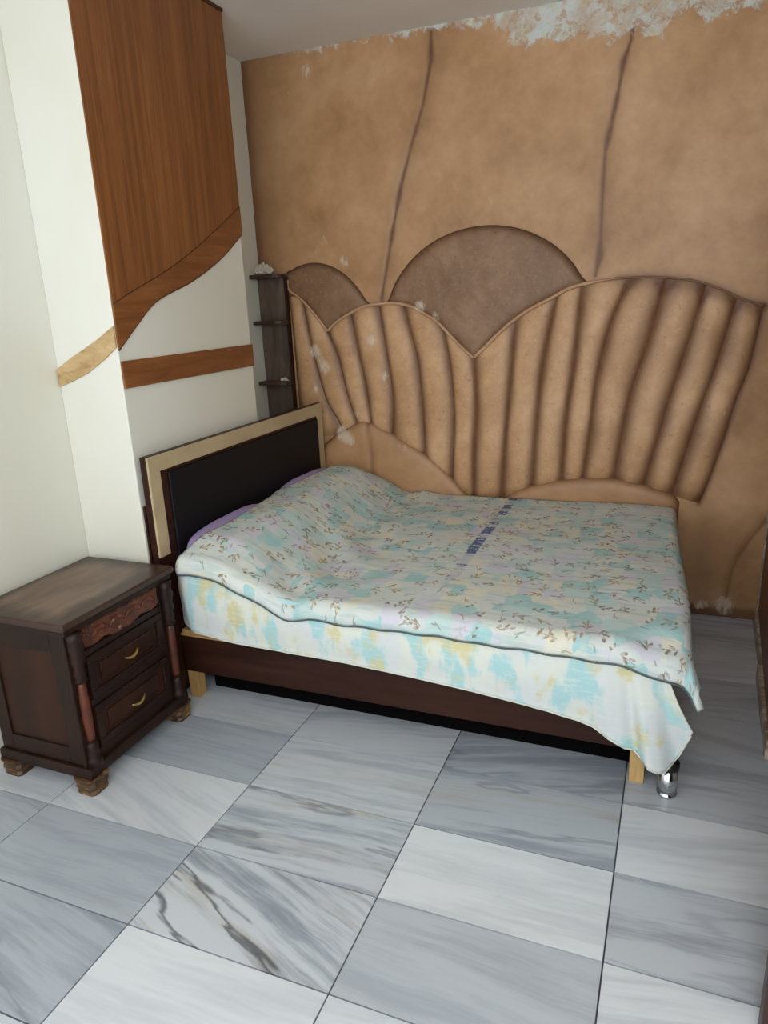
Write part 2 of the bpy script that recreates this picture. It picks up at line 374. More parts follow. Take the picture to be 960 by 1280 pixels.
VALLEYS = [[(-1.99,1.628),(-1.987,1.498),(-1.983,1.262),(-1.98,1.009),(-1.98,0.835)],[(-1.912,1.571),(-1.871,1.304),(-1.807,1.042),(-1.741,0.923),(-1.717,0.843)],[(-1.771,1.4),(-1.718,1.259),(-1.678,1.074),(-1.638,0.943),(-1.621,0.89)],[(-1.633,1.483),(-1.587,1.245),(-1.559,1.075),(-1.546,0.958),(-1.54,0.892)],[(-1.471,1.53),(-1.437,1.298),(-1.41,1.076),(-1.418,0.886),(-1.42,0.829)],[(-1.334,1.521),(-1.268,1.267),(-1.245,1.018),(-1.238,0.805),(-1.24,0.726)],[(-1.123,1.412),(-1.088,1.213),(-1.071,0.967),(-1.084,0.711),(-1.09,0.601)],[(-0.962,1.252),(-0.951,1.01),(-0.966,0.759),(-0.967,0.586),(-0.967,0.52)],[(-0.757,1.433),(-0.771,1.211),(-0.797,0.902),(-0.813,0.637),(-0.817,0.529)],[(-0.561,1.536),(-0.618,1.21),(-0.644,0.922),(-0.656,0.688),(-0.663,0.582)],[(-0.441,1.581),(-0.467,1.235),(-0.497,0.977),(-0.509,0.736),(-0.514,0.62)],[(-0.231,1.603),(-0.309,1.402),(-0.363,1.133),(-0.383,0.873),(-0.413,0.638)],[(-0.079,1.595),(-0.131,1.351),(-0.198,1.107),(-0.234,0.878),(-0.26,0.646)],[(0.087,1.56),(0.03,1.312),(-0.031,1.06),(-0.085,0.805),(-0.126,0.625)],[(0.215,1.498),(0.158,1.229),(0.097,0.988),(0.045,0.76),(0.01,0.601)],[(0.321,1.461),(0.291,1.214),(0.25,1.063),(0.213,0.88),(0.17,0.7),(0.132,0.57)]]
MOUND_L = [(-1.916,0.34),(-1.879,0.748),(-1.841,0.786),(-1.751,0.857),(-1.649,0.914),(-1.586,0.937),(-1.539,0.925),(-1.415,0.867),(-1.28,0.792),(-1.161,0.71),(-1.06,0.614),(-0.973,0.522),(-0.974,0.411)]
MOUND_R = [(-0.844,0.376),(-0.835,0.518),(-0.76,0.579),(-0.678,0.613),(-0.585,0.643),(-0.451,0.667),(-0.325,0.678),(-0.238,0.674),(-0.112,0.649),(-0.016,0.622),(0.02,0.603),(0.045,0.57),(0.04,0.414)]
MCREASE = [(-1.557,0.929),(-1.539,0.738),(-1.524,0.557)]
CR1 = [(-1.145,2.786),(-1.154,2.734),(-1.157,2.612),(-1.201,2.433),(-1.258,2.286),(-1.326,2.094),(-1.382,1.878),(-1.441,1.619),(-1.453,1.561)]
CR2 = [(-0.274,2.602),(-0.278,2.562),(-0.303,2.489),(-0.326,2.344),(-0.364,2.151),(-0.37,1.967),(-0.37,1.714),(-0.387,1.625)]
CR3 = [(0.429,0.516),(0.368,0.413),(0.328,0.329),(0.301,0.249),(0.282,0.047)]

# ------------------------------------------------------------------ the setting
def struct(o): o['kind'] = 'structure'; return o
YB, ZC, XL, XP = 3.6, 2.75, -2.17, -1.87
floor = struct(box('floor', (-2.5, -1.0, -.06), (1.15, 3.8, -.006), 'grout', bev=0))
TX, TY, TW, TH = -1.259, 2.042, .5923, .30215
def tile_mesh(wx, wy):
    bm = bmesh.new(); g = .0022
    add_box(bm, (g, g-wy, -.02), (wx-g, -g, 0), 0)
    me = from_bm(bm, 'tile'); me.materials.append(MAT['marble']); return me
tm = tile_mesh(TW, TH)
TP = {  # lightness, vein direction (.5 along the wall), vein strength, seed
 (0, 0): (.72, .48, .30, .11), (1, 0): (.42, .47, .62, .31), (2, 0): (.88, .44, .16, .52), (0, 1): (.62, .49, .72, .75),
 (1, 1): (.98, .50, .10, .23), (2, 1): (.50, .49, .48, .64), (-1, 0): (.32, .5, .12, .05), (-1, 1): (.86, .60, .16, .41),
 (-1, 2): (.36, .5, .12, .47), (0, 2): (.66, .61, .98, .92), (1, 2): (.46, .52, .16, .34), (2, 2): (.90, .44, .15, .83),
 (-1, 3): (.30, .55, .50, .61), (0, 3): (.93, .5, .03, .29), (1, 3): (.85, .45, .12, .71), (2, 3): (.8, .5, .2, .18),
 (-1, -1): (.72, .5, .20, .57), (0, -1): (.62, .42, .30, .13), (1, -1): (.34, .40, .60, .99), (2, -1): (.46, .48, .50, .37),
 (-2, 1): (.85, .5, .15, .2), (-2, 2): (.40, .55, .40, .66), (-2, 3): (.35, .5, .35, .9)}
for j in range(-6, 11):
    for i in range(-2, 4):
        me = tm
        t = bpy.data.objects.new('tile', me); COL.objects.link(t); t.parent = floor
        t.location = (TX+i*TW, TY-j*TH, 0)
        t.color = TP.get((i, j), (random.uniform(.3, .9), random.uniform(.44, .56), random.uniform(.1, .6), random.random()))
struct(box('ceiling', (-2.5, -1.0, ZC), (1.15, 3.8, ZC+.12), 'ceiling_paint', bev=0))
struct(box('wall_left', (XL-.33, -1.0, 0), (XL, YB, ZC), 'wall_white', bev=0))
struct(box('wall_right', (1.0, -1.0, 0), (1.15, YB, ZC), 'wall_white', bev=0))
struct(box('wall_pillar', (XL, 2.09, 0), (XP, 2.975, ZC), 'wall_white', bev=.004))
struct(box('baseboard_pillar', (XP, 2.10, .001), (XP+.010, 2.97, .84), 'walnut', bev=.002))

# back wall: painted plaster with two pressed seams
xs_ = np.arange(XL-.03, 1.0001, .008); zs_ = np.arange(0, ZC+.0081, .008)
X, Z = np.meshgrid(xs_, zs_, indexing='ij')
dep = np.zeros_like(X); gl = np.zeros_like(X)
side = lambda pl: X-np.interp(Z, [q[1] for q in pl][::-1], [q[0] for q in pl][::-1])
for pl, d0, ga in ((CR1, .001, .8), (CR2, .012, .85), (CR3, .012, .5)):
    D = seg_dist(X, Z, pl)
    wv = 1/(.75+.55*np.sin(Z*7+X*3)*np.sin(Z*17+1)+.25*np.sin(Z*41))
    dep += .25*d0*np.exp(-(D/.016)**2)
    sd = side(pl)
    dep -= .003*np.exp(-(D/.10)**2)*(sd < 0)*sstep(0, .03, D)
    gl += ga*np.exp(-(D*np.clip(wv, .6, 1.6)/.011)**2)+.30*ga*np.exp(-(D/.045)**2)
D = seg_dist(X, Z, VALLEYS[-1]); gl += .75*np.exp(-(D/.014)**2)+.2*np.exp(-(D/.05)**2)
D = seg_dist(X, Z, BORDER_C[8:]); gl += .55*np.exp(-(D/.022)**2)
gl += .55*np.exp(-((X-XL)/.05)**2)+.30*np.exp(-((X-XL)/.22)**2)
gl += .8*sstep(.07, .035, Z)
gl += .35*np.exp(-((X-.17)/.06)**2)*sstep(.62, .4, Z)  # darker band low on the wall beyond the foot of the bed
PX = [-2.17, -1.8, -1.385, -1.0, -.89, -.78, -.57, -.34, -.148, -.05, 0.0, .074, .187, .5, 1.0]
PZ = [2.80, 2.745, 2.745, 2.725, 2.715, 2.61, 2.60, 2.585, 2.575, 2.63, 2.58, 2.60, 2.62, 2.63, 2.66]
zp = np.interp(X, PX, PZ); peel = .86*sstep(zp-.08, zp+.07, Z)
scuff = np.zeros_like(X)
for sx, sz, r, a in ((-1.80, 2.66, .07, 1), (-1.91, 2.56, .05, .8), (-1.89, 2.45, .04, .8), (-1.763, 1.873, .06, .85), (-1.911, 1.962, .07, .8), (-1.657, 1.76, .06, 1), (-1.83, 1.80, .05, .8),
                     (-.569, 2.481, .06, .8), (-.60, 2.36, .05, .7), (-.87, 1.98, .07, .8), (-1.50, 1.72, .05, .8), (.28, .06, .07, 1.3), (.17, .05, .04, 1.1)):
    scuff += a*np.exp(-(((X-sx)**2+(Z-sz)**2)/(r*r)))
und = np.array([[noise.noise(Vector((a*1.3, 0, b*1.3))) for b in zs_] for a in xs_])*.006
P3 = np.stack([X, YB+dep*.9+und*.8, Z], -1)
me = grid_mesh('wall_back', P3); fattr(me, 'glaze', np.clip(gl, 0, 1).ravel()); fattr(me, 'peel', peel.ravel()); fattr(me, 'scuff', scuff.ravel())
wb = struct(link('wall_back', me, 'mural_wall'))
sm_ = wb.modifiers.new('thick', 'SOLIDIFY'); sm_.thickness = .16; sm_.offset = -1

# moulded relief on that wall
relief = thing('plaster_relief', (-.9, YB, 0), 'moulded brown plaster relief of domes and ribbed fans on the wall behind the bed', 'wall relief')
def scuff_at(xz, spots):
    s = np.zeros(len(xz))
    for sx, sz, r, a in spots: s += a*np.exp(-(((xz[:, 0]-sx)**2+(xz[:, 1]-sz)**2)/(r*r)))
    return s
SP = ((-1.517, 1.36, .05, 1.2), (-1.853, 1.311, .05, 1.3), (-1.80, 1.22, .06, 1.2), (-1.87, 1.10, .04, 1.1), (-1.72, .86, .06, 1.3), (-1.62, .97, .04, 1), (-1.45, 1.17, .05, 1),
      (-1.24, 1.52, .05, 1.2), (-1.15, 1.47, .04, 1.1), (.20, 1.0, .03, 1), (-1.35, .80, .06, .9), (-1.65, .82, .05, .9))
def patch(name, outline, mat, h0, k, base=0.0, step_=.02, creases=(), ga=.8, gk=.016, rough_amp=0, smooth_out=True):
    out = crom(list(outline)+[outline[0]], max(40, len(outline)*5))[:-1] if smooth_out else np.array([p for a, b in zip(outline, outline[1:]+outline[:1]) for p in (np.array(a)+(np.array(b)-np.array(a))*t for t in (0, .25, .5, .75))])
    n = len(out); lo = out.min(0); hi = out.max(0)
    gx, gz = np.meshgrid(np.arange(lo[0], hi[0], step_), np.arange(lo[1], hi[1], step_), indexing='ij')
    D = seg_dist(gx, gz, [tuple(p) for p in out]+[tuple(out[0])])
    ins = np.zeros(gx.shape, bool); j = n-1
    for i in range(n):
        (xi, zi), (xj, zj) = out[i], out[j]
        c = ((zi > gz) != (zj > gz)) & (gx < (xj-xi)*(gz-zi)/(zj-zi+1e-12)+xi); ins ^= c; j = i
    keep = ins & (D > .006)
    pts = [Vector(p) for p in out]+[Vector((a, b)) for a, b in zip(gx[keep], gz[keep])]
    V2, _, F2, *_r = delaunay_2d_cdt(pts, [], [list(range(n))], 1, 1e-6)
    V2 = np.array([[v.x, v.y] for v in V2])
    d = seg_dist(V2[:, 0], V2[:, 1], [tuple(p) for p in out]+[tuple(out[0])])
    h = base+h0*(1-np.exp(-d/k))
    g = ga*np.exp(-(d/gk)**2)+.25*ga*np.exp(-(d/.05)**2)
    for cr in creases:
        dc = seg_dist(V2[:, 0], V2[:, 1], cr); h -= .008*np.exp(-(dc/.012)**2); g += .5*np.exp(-(dc/.014)**2)
    if rough_amp: h += np.array([noise.noise(Vector((a*22, b*22, 1))) for a, b in V2])*rough_amp*(1-np.exp(-d/.02))
    # rim: outline pushed back into the wall so that the patch has a solid edge
    vs = [(a, YB-hh, b) for (a, b), hh in zip(V2, h)]
    nb = len(vs); vs += [(a, YB+.006, b) for a, b in out]
    me = bpy.data.meshes.new(name)
    F = [list(f) for f in F2]
    F += [[i, (i+1) % n, nb+(i+1) % n, nb+i] for i in range(n)]
    me.from_pydata(vs, [], F)
    bm = bmesh.new(); bm.from_mesh(me); bmesh.ops.recalc_face_normals(bm, faces=bm.faces); bm.to_mesh(me); bm.free()
    smooth(me)
    xz = np.array([(v[0], v[2]) for v in vs])
    fattr(me, 'glaze', np.clip(np.r_[g, np.full(n, ga)], 0, 1)); fattr(me, 'scuff', scuff_at(xz, SP))
    return link(name, me, mat, relief)
patch('dome', DOME_S, 'mural_dome', .016, .012, .002, rough_amp=.001)
patch('dome', DOME_L, 'mural_dome', .020, .014, .002, rough_amp=.004)
patch('mound', MOUND_L, 'mural_mound', .030, .022, .006, creases=(MCREASE,), ga=.7, gk=.012, smooth_out=False)
patch('mound', MOUND_R, 'mural_mound', .030, .022, .006, ga=.7, gk=.012, smooth_out=False)
BALL = BORDER_A[1:]+BORDER_B[1:]+BORDER_C[1:]
bx_, bz_ = [q[0] for q in BALL], [q[1] for q in BALL]
NT, NS = 34, 15
for k in range(len(VALLEYS)-1):
    Lc, Rc = crom(VALLEYS[k], NT), crom(VALLEYS[k+1], NT)
    s = np.linspace(0, 1, NS)[None, :]; t = np.linspace(0, 1, NT)[:, None]
    x = Lc[:, :1]*(1-s)+Rc[:, :1]*s; z = Lc[:, 1:]*(1-s)+Rc[:, 1:]*s
    ztop = np.interp(x[0], bx_, bz_); z = z+(1-t)**2.5*(ztop-z[0])[None, :]
    wdt = np.hypot(*(Lc-Rc).T)[:, None]
    fanC = k >= 7
    prof = np.sin(PI*s)**.55
    cap = sstep(-.01, .07, t)*sstep(1.01, .93, t)
    h = .003+np.minimum(.017, wdt*.13)*prof*(.25+.75*cap)
    h = h+np.array([[noise.noise(Vector((x[i, j]*30, 2, z[i, j]*30))) for j in range(NS)] for i in range(NT)])*(.0025 if fanC else .001)*prof
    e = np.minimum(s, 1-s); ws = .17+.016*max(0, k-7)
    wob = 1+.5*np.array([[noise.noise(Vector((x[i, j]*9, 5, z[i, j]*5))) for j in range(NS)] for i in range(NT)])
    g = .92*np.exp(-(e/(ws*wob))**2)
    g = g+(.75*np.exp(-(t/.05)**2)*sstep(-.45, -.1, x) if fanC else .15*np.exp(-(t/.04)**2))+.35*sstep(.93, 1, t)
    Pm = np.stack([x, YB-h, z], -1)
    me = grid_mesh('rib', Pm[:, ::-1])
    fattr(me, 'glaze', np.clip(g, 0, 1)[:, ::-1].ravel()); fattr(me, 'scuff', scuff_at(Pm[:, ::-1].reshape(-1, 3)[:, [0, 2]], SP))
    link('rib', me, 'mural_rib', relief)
for pl, r in ((BORDER_A, .007), (BORDER_B, .008), (BORDER_C, .009)):
    cc = crom(pl, 70)
    bm = bmesh.new(); tube(bm, [(a, YB-.013, b) for a, b in cc], [r*(1-.5*float(sstep(-.5, -.2, a))) for a, b in cc], 10)
    me = from_bm(bm, 'border', True)
    xz = np.array([(v.co.x, v.co.z) for v in me.vertices])
    fattr(me, 'glaze', .8*sstep(-.42, -.22, xz[:, 0]) if pl is BORDER_C else np.zeros(len(xz))); fattr(me, 'scuff', scuff_at(xz, SP))
    link('border', me, 'mural_border', relief)

# veneer on the pillar
oc_ = crom([(2.09, 1.43), (2.204, 1.514), (2.334, 1.597), (2.574, 1.672), (2.792, 1.765), (2.975, 1.873)], 30)
ic_ = crom([(2.09, 1.585), (2.20, 1.628), (2.40, 1.70), (2.596, 1.785), (2.80, 1.89), (2.975, 1.985)], 30)
vp = thing('veneer_panel', (XP, 2.53, 1.43), 'tall reddish brown wood veneer panel with curved lower edge on the pillar', 'wall panel')
prism('panel', [tuple(q) for q in ic_]+[(2.975, ZC-.012), (2.09, ZC-.012)], 'x', XP, XP+.006, 'veneer', vp)
prism('band', [tuple(q) for q in oc_]+[tuple(q) for q in ic_[::-1]], 'x', XP, XP+.008, 'veneer_band', vp)
bm = bmesh.new(); tube(bm, [(XP+.004, a, b-.002) for a, b in oc_], .0042, 6); link('edge_strip', from_bm(bm, 'edge_strip', True), 'veneer_edge', vp)
bm = bmesh.new(); tube(bm, [(XP+.005, a, b) for a, b in ic_], .0036, 6); link('edge_strip', from_bm(bm, 'edge_strip', True), 'veneer_edge', vp)
box('edge_strip', (XP, 2.09, ZC-.014), (XP+.012, 2.977, ZC-.001), 'veneer_edge', vp, .001)
tag(box('wood_strip', (XP, 2.092, 1.290), (XP+.009, 2.974, 1.388), 'veneer_band', None, .0015, (XP, 2.53, 1.29)), 'straight horizontal brown wood strip across the white pillar below the veneer panel', 'wood strip')
tag(prism('wood_strip', [(-1.871, 1.512), (-1.95, 1.468), (-2.03, 1.43), (-2.10, 1.398), (-2.168, 1.362), (-2.166, 1.297), (-2.10, 1.318), (-2.02, 1.348), (-1.93, 1.398), (-1.871, 1.438)], 'y', 2.082, 2.09, 'veneer_pale', None, .001, (-2.02, 2.086, 1.30)),
    'short pale slanting wood strip wrapping the left side of the pillar', 'wood strip')

# ------------------------------------------------------------------ bed
bed = thing('bed', (-.9, 2.85, 0), 'wooden double bed frame with dark side rail and black padded headboard edged in cream', 'bed')
hb = box('headboard', (-1.845, 2.09, .06), (-1.818, 3.535, 1.036), 'walnut', bed, .003)
cy0, cy1, cz0, cz1 = 2.092, 3.533, .64, 1.034
prism('frame_board', [(cy0, cz1), (cy1, cz1), (cy1-.062, cz1-.062), (cy0+.062, cz1-.062)], 'x', -1.818, -1.808, 'cream_frame', hb, .0012)
prism('frame_board', [(cy0, cz0), (cy0, cz1), (cy0+.062, cz1-.062), (cy0+.062, cz0)], 'x', -1.818, -1.808, 'cream_frame', hb, .0012)
prism('frame_board', [(cy1, cz0), (cy1, cz1), (cy1-.062, cz1-.062), (cy1-.062, cz0)], 'x', -1.818, -1.808, 'cream_frame', hb, .0012)
box('inner_trim', (-1.818, cy0+.063, .60), (-1.811, cy0+.105, cz1-.063), 'walnut', hb, .001)
box('inner_trim', (-1.818, cy0+.106, cz1-.075), (-1.811, cy1-.063, cz1-.063), 'walnut', hb, .001)
bm = bmesh.new(); add_box(bm, (-1.82, cy0+.107, .55), (-1.803, cy1-.064, cz1-.076), .006, 3)
o = link('padding', from_bm(bm, 'padding'), 'black_cushion', hb); o['label'] = 'black padded panel'
for y0, y1 in ((2.095, 2.145), (3.48, 3.53)): box('post', (-1.847, y0, .0), (-1.812, y1, .60), 'walnut', hb, .002)
box('side_rail', (-1.81, 2.150, .128), (.030, 2.178, .288), 'walnut', bed, .003)
box('side_rail', (-1.81, 3.535, .128), (.030, 3.563, .288), 'walnut', bed, .003)
box('foot_rail', (.002, 2.18, .128), (.030, 3.533, .288), 'walnut', bed, .003)
box('rail_edging', (-1.81, 2.148, .288), (.030, 2.180, .296), 'pale_wood', bed, .001)
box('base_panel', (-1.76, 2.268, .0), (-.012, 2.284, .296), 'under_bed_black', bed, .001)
k = 0
x = -1.80
while x < -.02:                                                     # slats that carry the mattress
    box('slat', (x, 2.150, .297), (min(x+.12, .03), 3.56, .314), 'pale_wood', bed, .001); x += .152
for lx, ly in ((-1.785, 2.185), (-.040, 2.185), (-1.785, 3.50), (-.040, 3.50)):
    o = prism('leg', [(lx-.026, .286), (lx+.026, .286), (lx+.022, .0), (lx-.024, .0)], 'y', ly-.024, ly+.024, 'pale_wood', bed, .002); o['label'] = 'pale unpainted wood block leg'
bm = bmesh.new(); lathe(bm, (.054, 2.135, 0), [(.030, 0), (.031, .004), (.031, .010), (.027, .012), (.027, .018), (.030, .020), (.0295, .098)], 24)
o = link('metal_leg', from_bm(bm, 'metal_leg', False), 'chrome', bed); o['label'] = 'round chrome leg with a black collar'
smooth(o.data)
bm = bmesh.new(); lathe(bm, (.054, 2.135, .098), [(.032, 0), (.033, .004), (.033, .022), (.012, .028), (.012, .187)], 24)
link('collar', from_bm(bm, 'collar', True), 'black_metal', o)

# mattress
bm = bmesh.new(); add_box(bm, (-1.792, 2.128, .3145), (.028, 3.552, .500), .045, 5)
o = link('mattress', from_bm(bm, 'mattress', True), 'mattress_fabric', None, (-.88, 2.85, .3145)); tag(o, 'thick mattress lying on the bed frame under the printed sheet and quilt', 'mattress')

# pillows
def pillow(cx, cy, hx, hy, z0, z1, label):
    n, mm = 30, 22; P = np.zeros((n, mm, 3)); sg = lambda a, e: np.sign(a)*abs(a)**e
    for i in range(n):
        for j in range(mm):
            u = 2*PI*i/(n-1); v = -PI/2+PI*j/(mm-1)
            e = .45
            c = sg(math.cos(v), .6)
            P[i, j] = (cx+hx*c*sg(math.cos(u), e), cy+hy*c*sg(math.sin(u), e), (z0+z1)/2+(z1-z0)/2*sg(math.sin(v), .75))
            P[i, j, 2] += .006*noise.noise(Vector(P[i, j])*7)
    P[..., 2] += .050*np.clip((cx-.01-P[..., 0])/hx, 0, 1)*(P[..., 2] > (z0+z1)/2)
    P[..., 2] += z0-P[..., 2].min()
    me = grid_mesh('pillow', P)
    bm = bmesh.new(); bm.from_mesh(me); bmesh.ops.remove_doubles(bm, verts=bm.verts, dist=1e-5); bmesh.ops.recalc_face_normals(bm, faces=bm.faces); bm.to_mesh(me); bm.free(); smooth(me)
    tag(link('pillow', me, 'lilac_fabric', None, (cx, cy, z0)), label, 'pillow', 'lilac pillows under the quilt')
pillow(-1.702, 2.50, .102, .31, .501, .672, 'lilac pillow under the quilt at the headboard, nearer the nightstand')
pillow(-1.702, 3.20, .102, .31, .501, .688, 'lilac pillow under the quilt at the headboard, nearer the painted wall')

# sheet hanging down the long side
ctl = [(-1.785, .575, -1.785, .42), (-1.772, .60, -1.765, .375), (-1.74, .615, -1.72, .346), (-1.64, .60, -1.64, .332), (-1.49, .56, -1.49, .318), (-1.15, .515, -1.15, .312), (-.84, .51, -.84, .298), (-.55, .52, -.55, .276),
       (-.28, .515, -.28, .243), (-.18, .505, -.175, .219), (-.10, .49, -.065, .166), (-.04, .475, .015, .126), (-.01, .468, .045, .122), (.012, .458, .078, .160), (.03, .448, .112, .274)]
NU, NV = 170, 26
cs = crom(ctl, NU)
P = np.zeros((NU, NV, 3)); UVs = np.zeros((NU, NV, 2))
for i in range(NU):
    xt, zt, xb, zb = cs[i]
    for j in range(NV):
        v = j/(NV-1); x = xt+(xb-xt)*v**1.2; z = zt+(zb-zt)*v
        y = 2.104-.012*math.sin(PI*min(1, v*1.1))-.004*v
        y += max(0, (-1.71-xt)/.075)**2*.055
        fold = float(sstep(-.22, -.05, xt))
        y += fold*v*(-.026+.026*math.sin(xt*62+1.0)+.008*math.sin(xt*130))
        y += .005*v*noise.noise(Vector((xt*6, z*3, 0)))+.0025*noise.noise(Vector((xt*20, z*12, 3)))
        P[i, j] = (x, min(y, 2.17), z); UVs[i, j] = (xt, z if fold < .01 else zt-(zt-zb)*v)
me = grid_mesh('bed_sheet', P, UVs)
o = link('bed_sheet', me, 'sheet_print', None, (-.9, 2.1, .12)); tag(o, 'pale aqua and yellow printed sheet hanging down the long side of the bed', 'sheet')
md = o.modifiers.new('thick', 'SOLIDIFY'); md.thickness = .004; md.offset = 0
bm = bmesh.new(); tube(bm, [tuple(q) for q in P[::2, -1]], .0034, 6)
link('hem', from_bm(bm, 'hem', True), 'hem_fabric', o)

# quilt
YF, RF, RX = 2.135, .050, .045
def q_top(x, y):
    base = .537+.020*(y-2.15)/1.4
    zt = float(np.interp(y, [2.05, 2.12, 2.25, 2.5, 2.84, 3.2, 3.38, 3.47, 3.57], [.625, .645, .697, .706, .690, .710, .722, .705, .66]))
    b = float(sstep(-1.27, -1.62, x)); z = base+b*(zt-base)
    z += .010*noise.noise(Vector((x*2.2, y*2.2, 0)))+.004*noise.noise(Vector((x*7, y*7, 4)))
    wr = math.exp(-((x+1.32)/.20)**2)
    z += wr*.010*math.sin((x*.75+y*.65)*26+2*noise.noise(Vector((x*3, y*3, 9))))*noise.noise(Vector((x*2+4, y*2, 1)))*2
    z += .0022*math.sin(x*44+2*math.sin(y*3))*(1-wr)*float(sstep(2.5, 2.2, y))
    return z
A = np.r_[np.linspace(-1.745, 0, 130), np.linspace(.012, .26, 26)]
B = np.r_[np.linspace(-.098, 0, 14)[:-1], np.linspace(0, 1.41, 84)]
P = np.zeros((len(A), len(B), 3)); UVs = np.zeros((len(A), len(B), 2))
for i, a_ in enumerate(A):
    for j, b in enumerate(B):
        a = a_
        y = YF+max(b, 0); e0 = float(np.interp(y, [2.1, 2.16, 2.25, 2.45, 2.72, 2.9, 3.05, 3.3, 3.6], [-1.745, -1.735, -1.715, -1.70, -1.73, -1.765, -1.74, -1.70, -1.705])); a = a if a > -1.4 else -1.4-(-1.4-a)*(-1.4-e0)/.345; xf = .048-.055*sstep(2.3, 3.56, y)
        zx = 0; x = a; fl = float(sstep(.10, -.05, b))
        aa = a
        if a > xf:
            Lmax = .19-.095*fl
            aa = xf+(a-xf)*Lmax/(.26-xf)
            th = (aa-xf)/RX
            if th < PI/2: x = xf+RX*math.sin(th); zx = RX*(1-math.cos(th))
            else: x = xf+RX+.12*(aa-xf-RX*PI/2); zx = RX+(aa-xf-RX*PI/2)
        z = q_top(min(x, xf), y)-zx
        if b < 0:
            th = -b/RF; y = YF-RF*math.sin(th)*1.06; z -= RF*(1-math.cos(th))
            pf = math.sin(min(th, 2)/2*PI*.9); y -= .006*pf*(noise.noise(Vector((a*13, 1, 0)))+.5*noise.noise(Vector((a*31, 6, 0)))); z += .005*noise.noise(Vector((a*9, 4, 2)))*(-b/.098)
        z -= .040*fl*float(sstep(-.16, .06, a))
        k = max(0.0, zx-.02)
        x += .50*k*fl; y -= .55*k*fl
        x += .006*noise.noise(Vector((y*9, zx*6, 2)))*min(1, zx*20)
        y += .004*noise.noise(Vector((x*8, z*5, 7)))*(1 if b < .02 else 0)
        pass
        P[i, j] = (x, y, z); UVs[i, j] = (a, b)
me = grid_mesh('quilt', P, UVs)
o = link('quilt', me, 'quilt_print', None, (-.85, 2.85, .50)); tag(o, 'floral aqua, cream and lilac quilt spread over the bed with a row of blue blocks', 'quilt')
md = o.modifiers.new('thick', 'SOLIDIFY'); md.thickness = .022; md.offset = -1
bm = bmesh.new(); tube(bm, [tuple(q+np.array((0, .0, -.004))) for q in P[::2, 0]], .0026, 6)  # hem piping, kept thin and dark to draw the shadow line under the edge
link('piping_shade', from_bm(bm, 'piping_shade', True), 'piping_shade_fabric', o)

# ------------------------------------------------------------------ nightstand
NB = (-1.93, 1.78, 0)
ns = thing('nightstand', NB, 'worn dark brown wooden nightstand with two drawers and carved frieze against the left wall', 'nightstand')
xb, xf, y0, y1 = -2.128, -1.755, 1.530, 2.030
bm = bmesh.new(); add_box(bm, (-2.140, 1.505, .607), (-1.722, 2.055, .632), .006, 3)
o = link('top', from_bm(bm, 'top'), 'worn_top', ns, (-1.93, 1.78, .607)); o['label'] = 'worn top rubbed pale in the middle'
bm = bmesh.new(); add_box(bm, (-2.134, 1.515, .585), (-1.732, 2.045, .607), .005, 2); link('top_moulding', from_bm(bm), 'dark_trim', ns)
box('body', (xb, y0+.006, .075), (xf, y1-.006, .586), 'dark_case', ns, .003)
# framed sides
for ys, yo in ((y0, y0+.0065), (y1-.0065, y1)):
    sd_ = box('side_panel', (xb+.055, ys+.003, .165), (xf-.06, yo, .515), 'dark_case', ns, .002)
    box('stile', (xb, ys-.004, .105), (xb+.055, yo, .585), 'dark_trim', sd_, .002)
    box('stile', (xf-.060, ys-.004, .105), (xf, yo, .585), 'dark_trim', sd_, .002)
    box('rail', (xb+.055, ys-.004, .515), (xf-.060, yo, .585), 'dark_trim', sd_, .002)
    box('rail', (xb+.055, ys-.004, .105), (xf-.060, yo, .165), 'dark_trim', sd_, .002)
# front: rails, frieze, drawers
for z0, z1 in ((.478, .500), (.296, .322), (.100, .140)):
    box('front_rail', (xf-.002, 1.585, z0), (xf+.012, 1.975, z1), 'dark_trim', ns, .003)
sc = []
for k in range(41):
    t = k/40; yy = 1.592+.376*t
    sc.append((yy, .514-.010*abs(math.sin(t*PI*4))-.012*math.exp(-((t-.5)/.12)**2)))
fz = prism('frieze', sc+[(1.968, .580), (1.592, .580)], 'x', xf, xf+.012, 'carving', ns, 0)
fz['label'] = 'reddish carved frieze with scalloped lower edge'
for k in range(9):                                                  # carved leaves and beads
    yy = 1.615+.04*k; bm = bmesh.new()
    bmesh.ops.create_icosphere(bm, subdivisions=2, radius=1)
    for v in bm.verts:
        s_ = 1 if k % 2 else -1
        q = Vector((v.co.x*.006, v.co.y*.024, v.co.z*(.010+.004*v.co.y*s_)))
        q = Matrix.Rotation(.55*s_, 3, 'X') @ q; v.co = q+Vector((xf+.013, yy, .545))
    link('leaf', from_bm(bm, 'leaf', True), 'carving', fz)
for k in range(26):
    bm = bmesh.new(); bmesh.ops.create_icosphere(bm, subdivisions=1, radius=.0045, matrix=Matrix.Translation((xf+.013, 1.60+.0145*k, .574)))
    link('bead', from_bm(bm, 'bead', True), 'carving', fz)
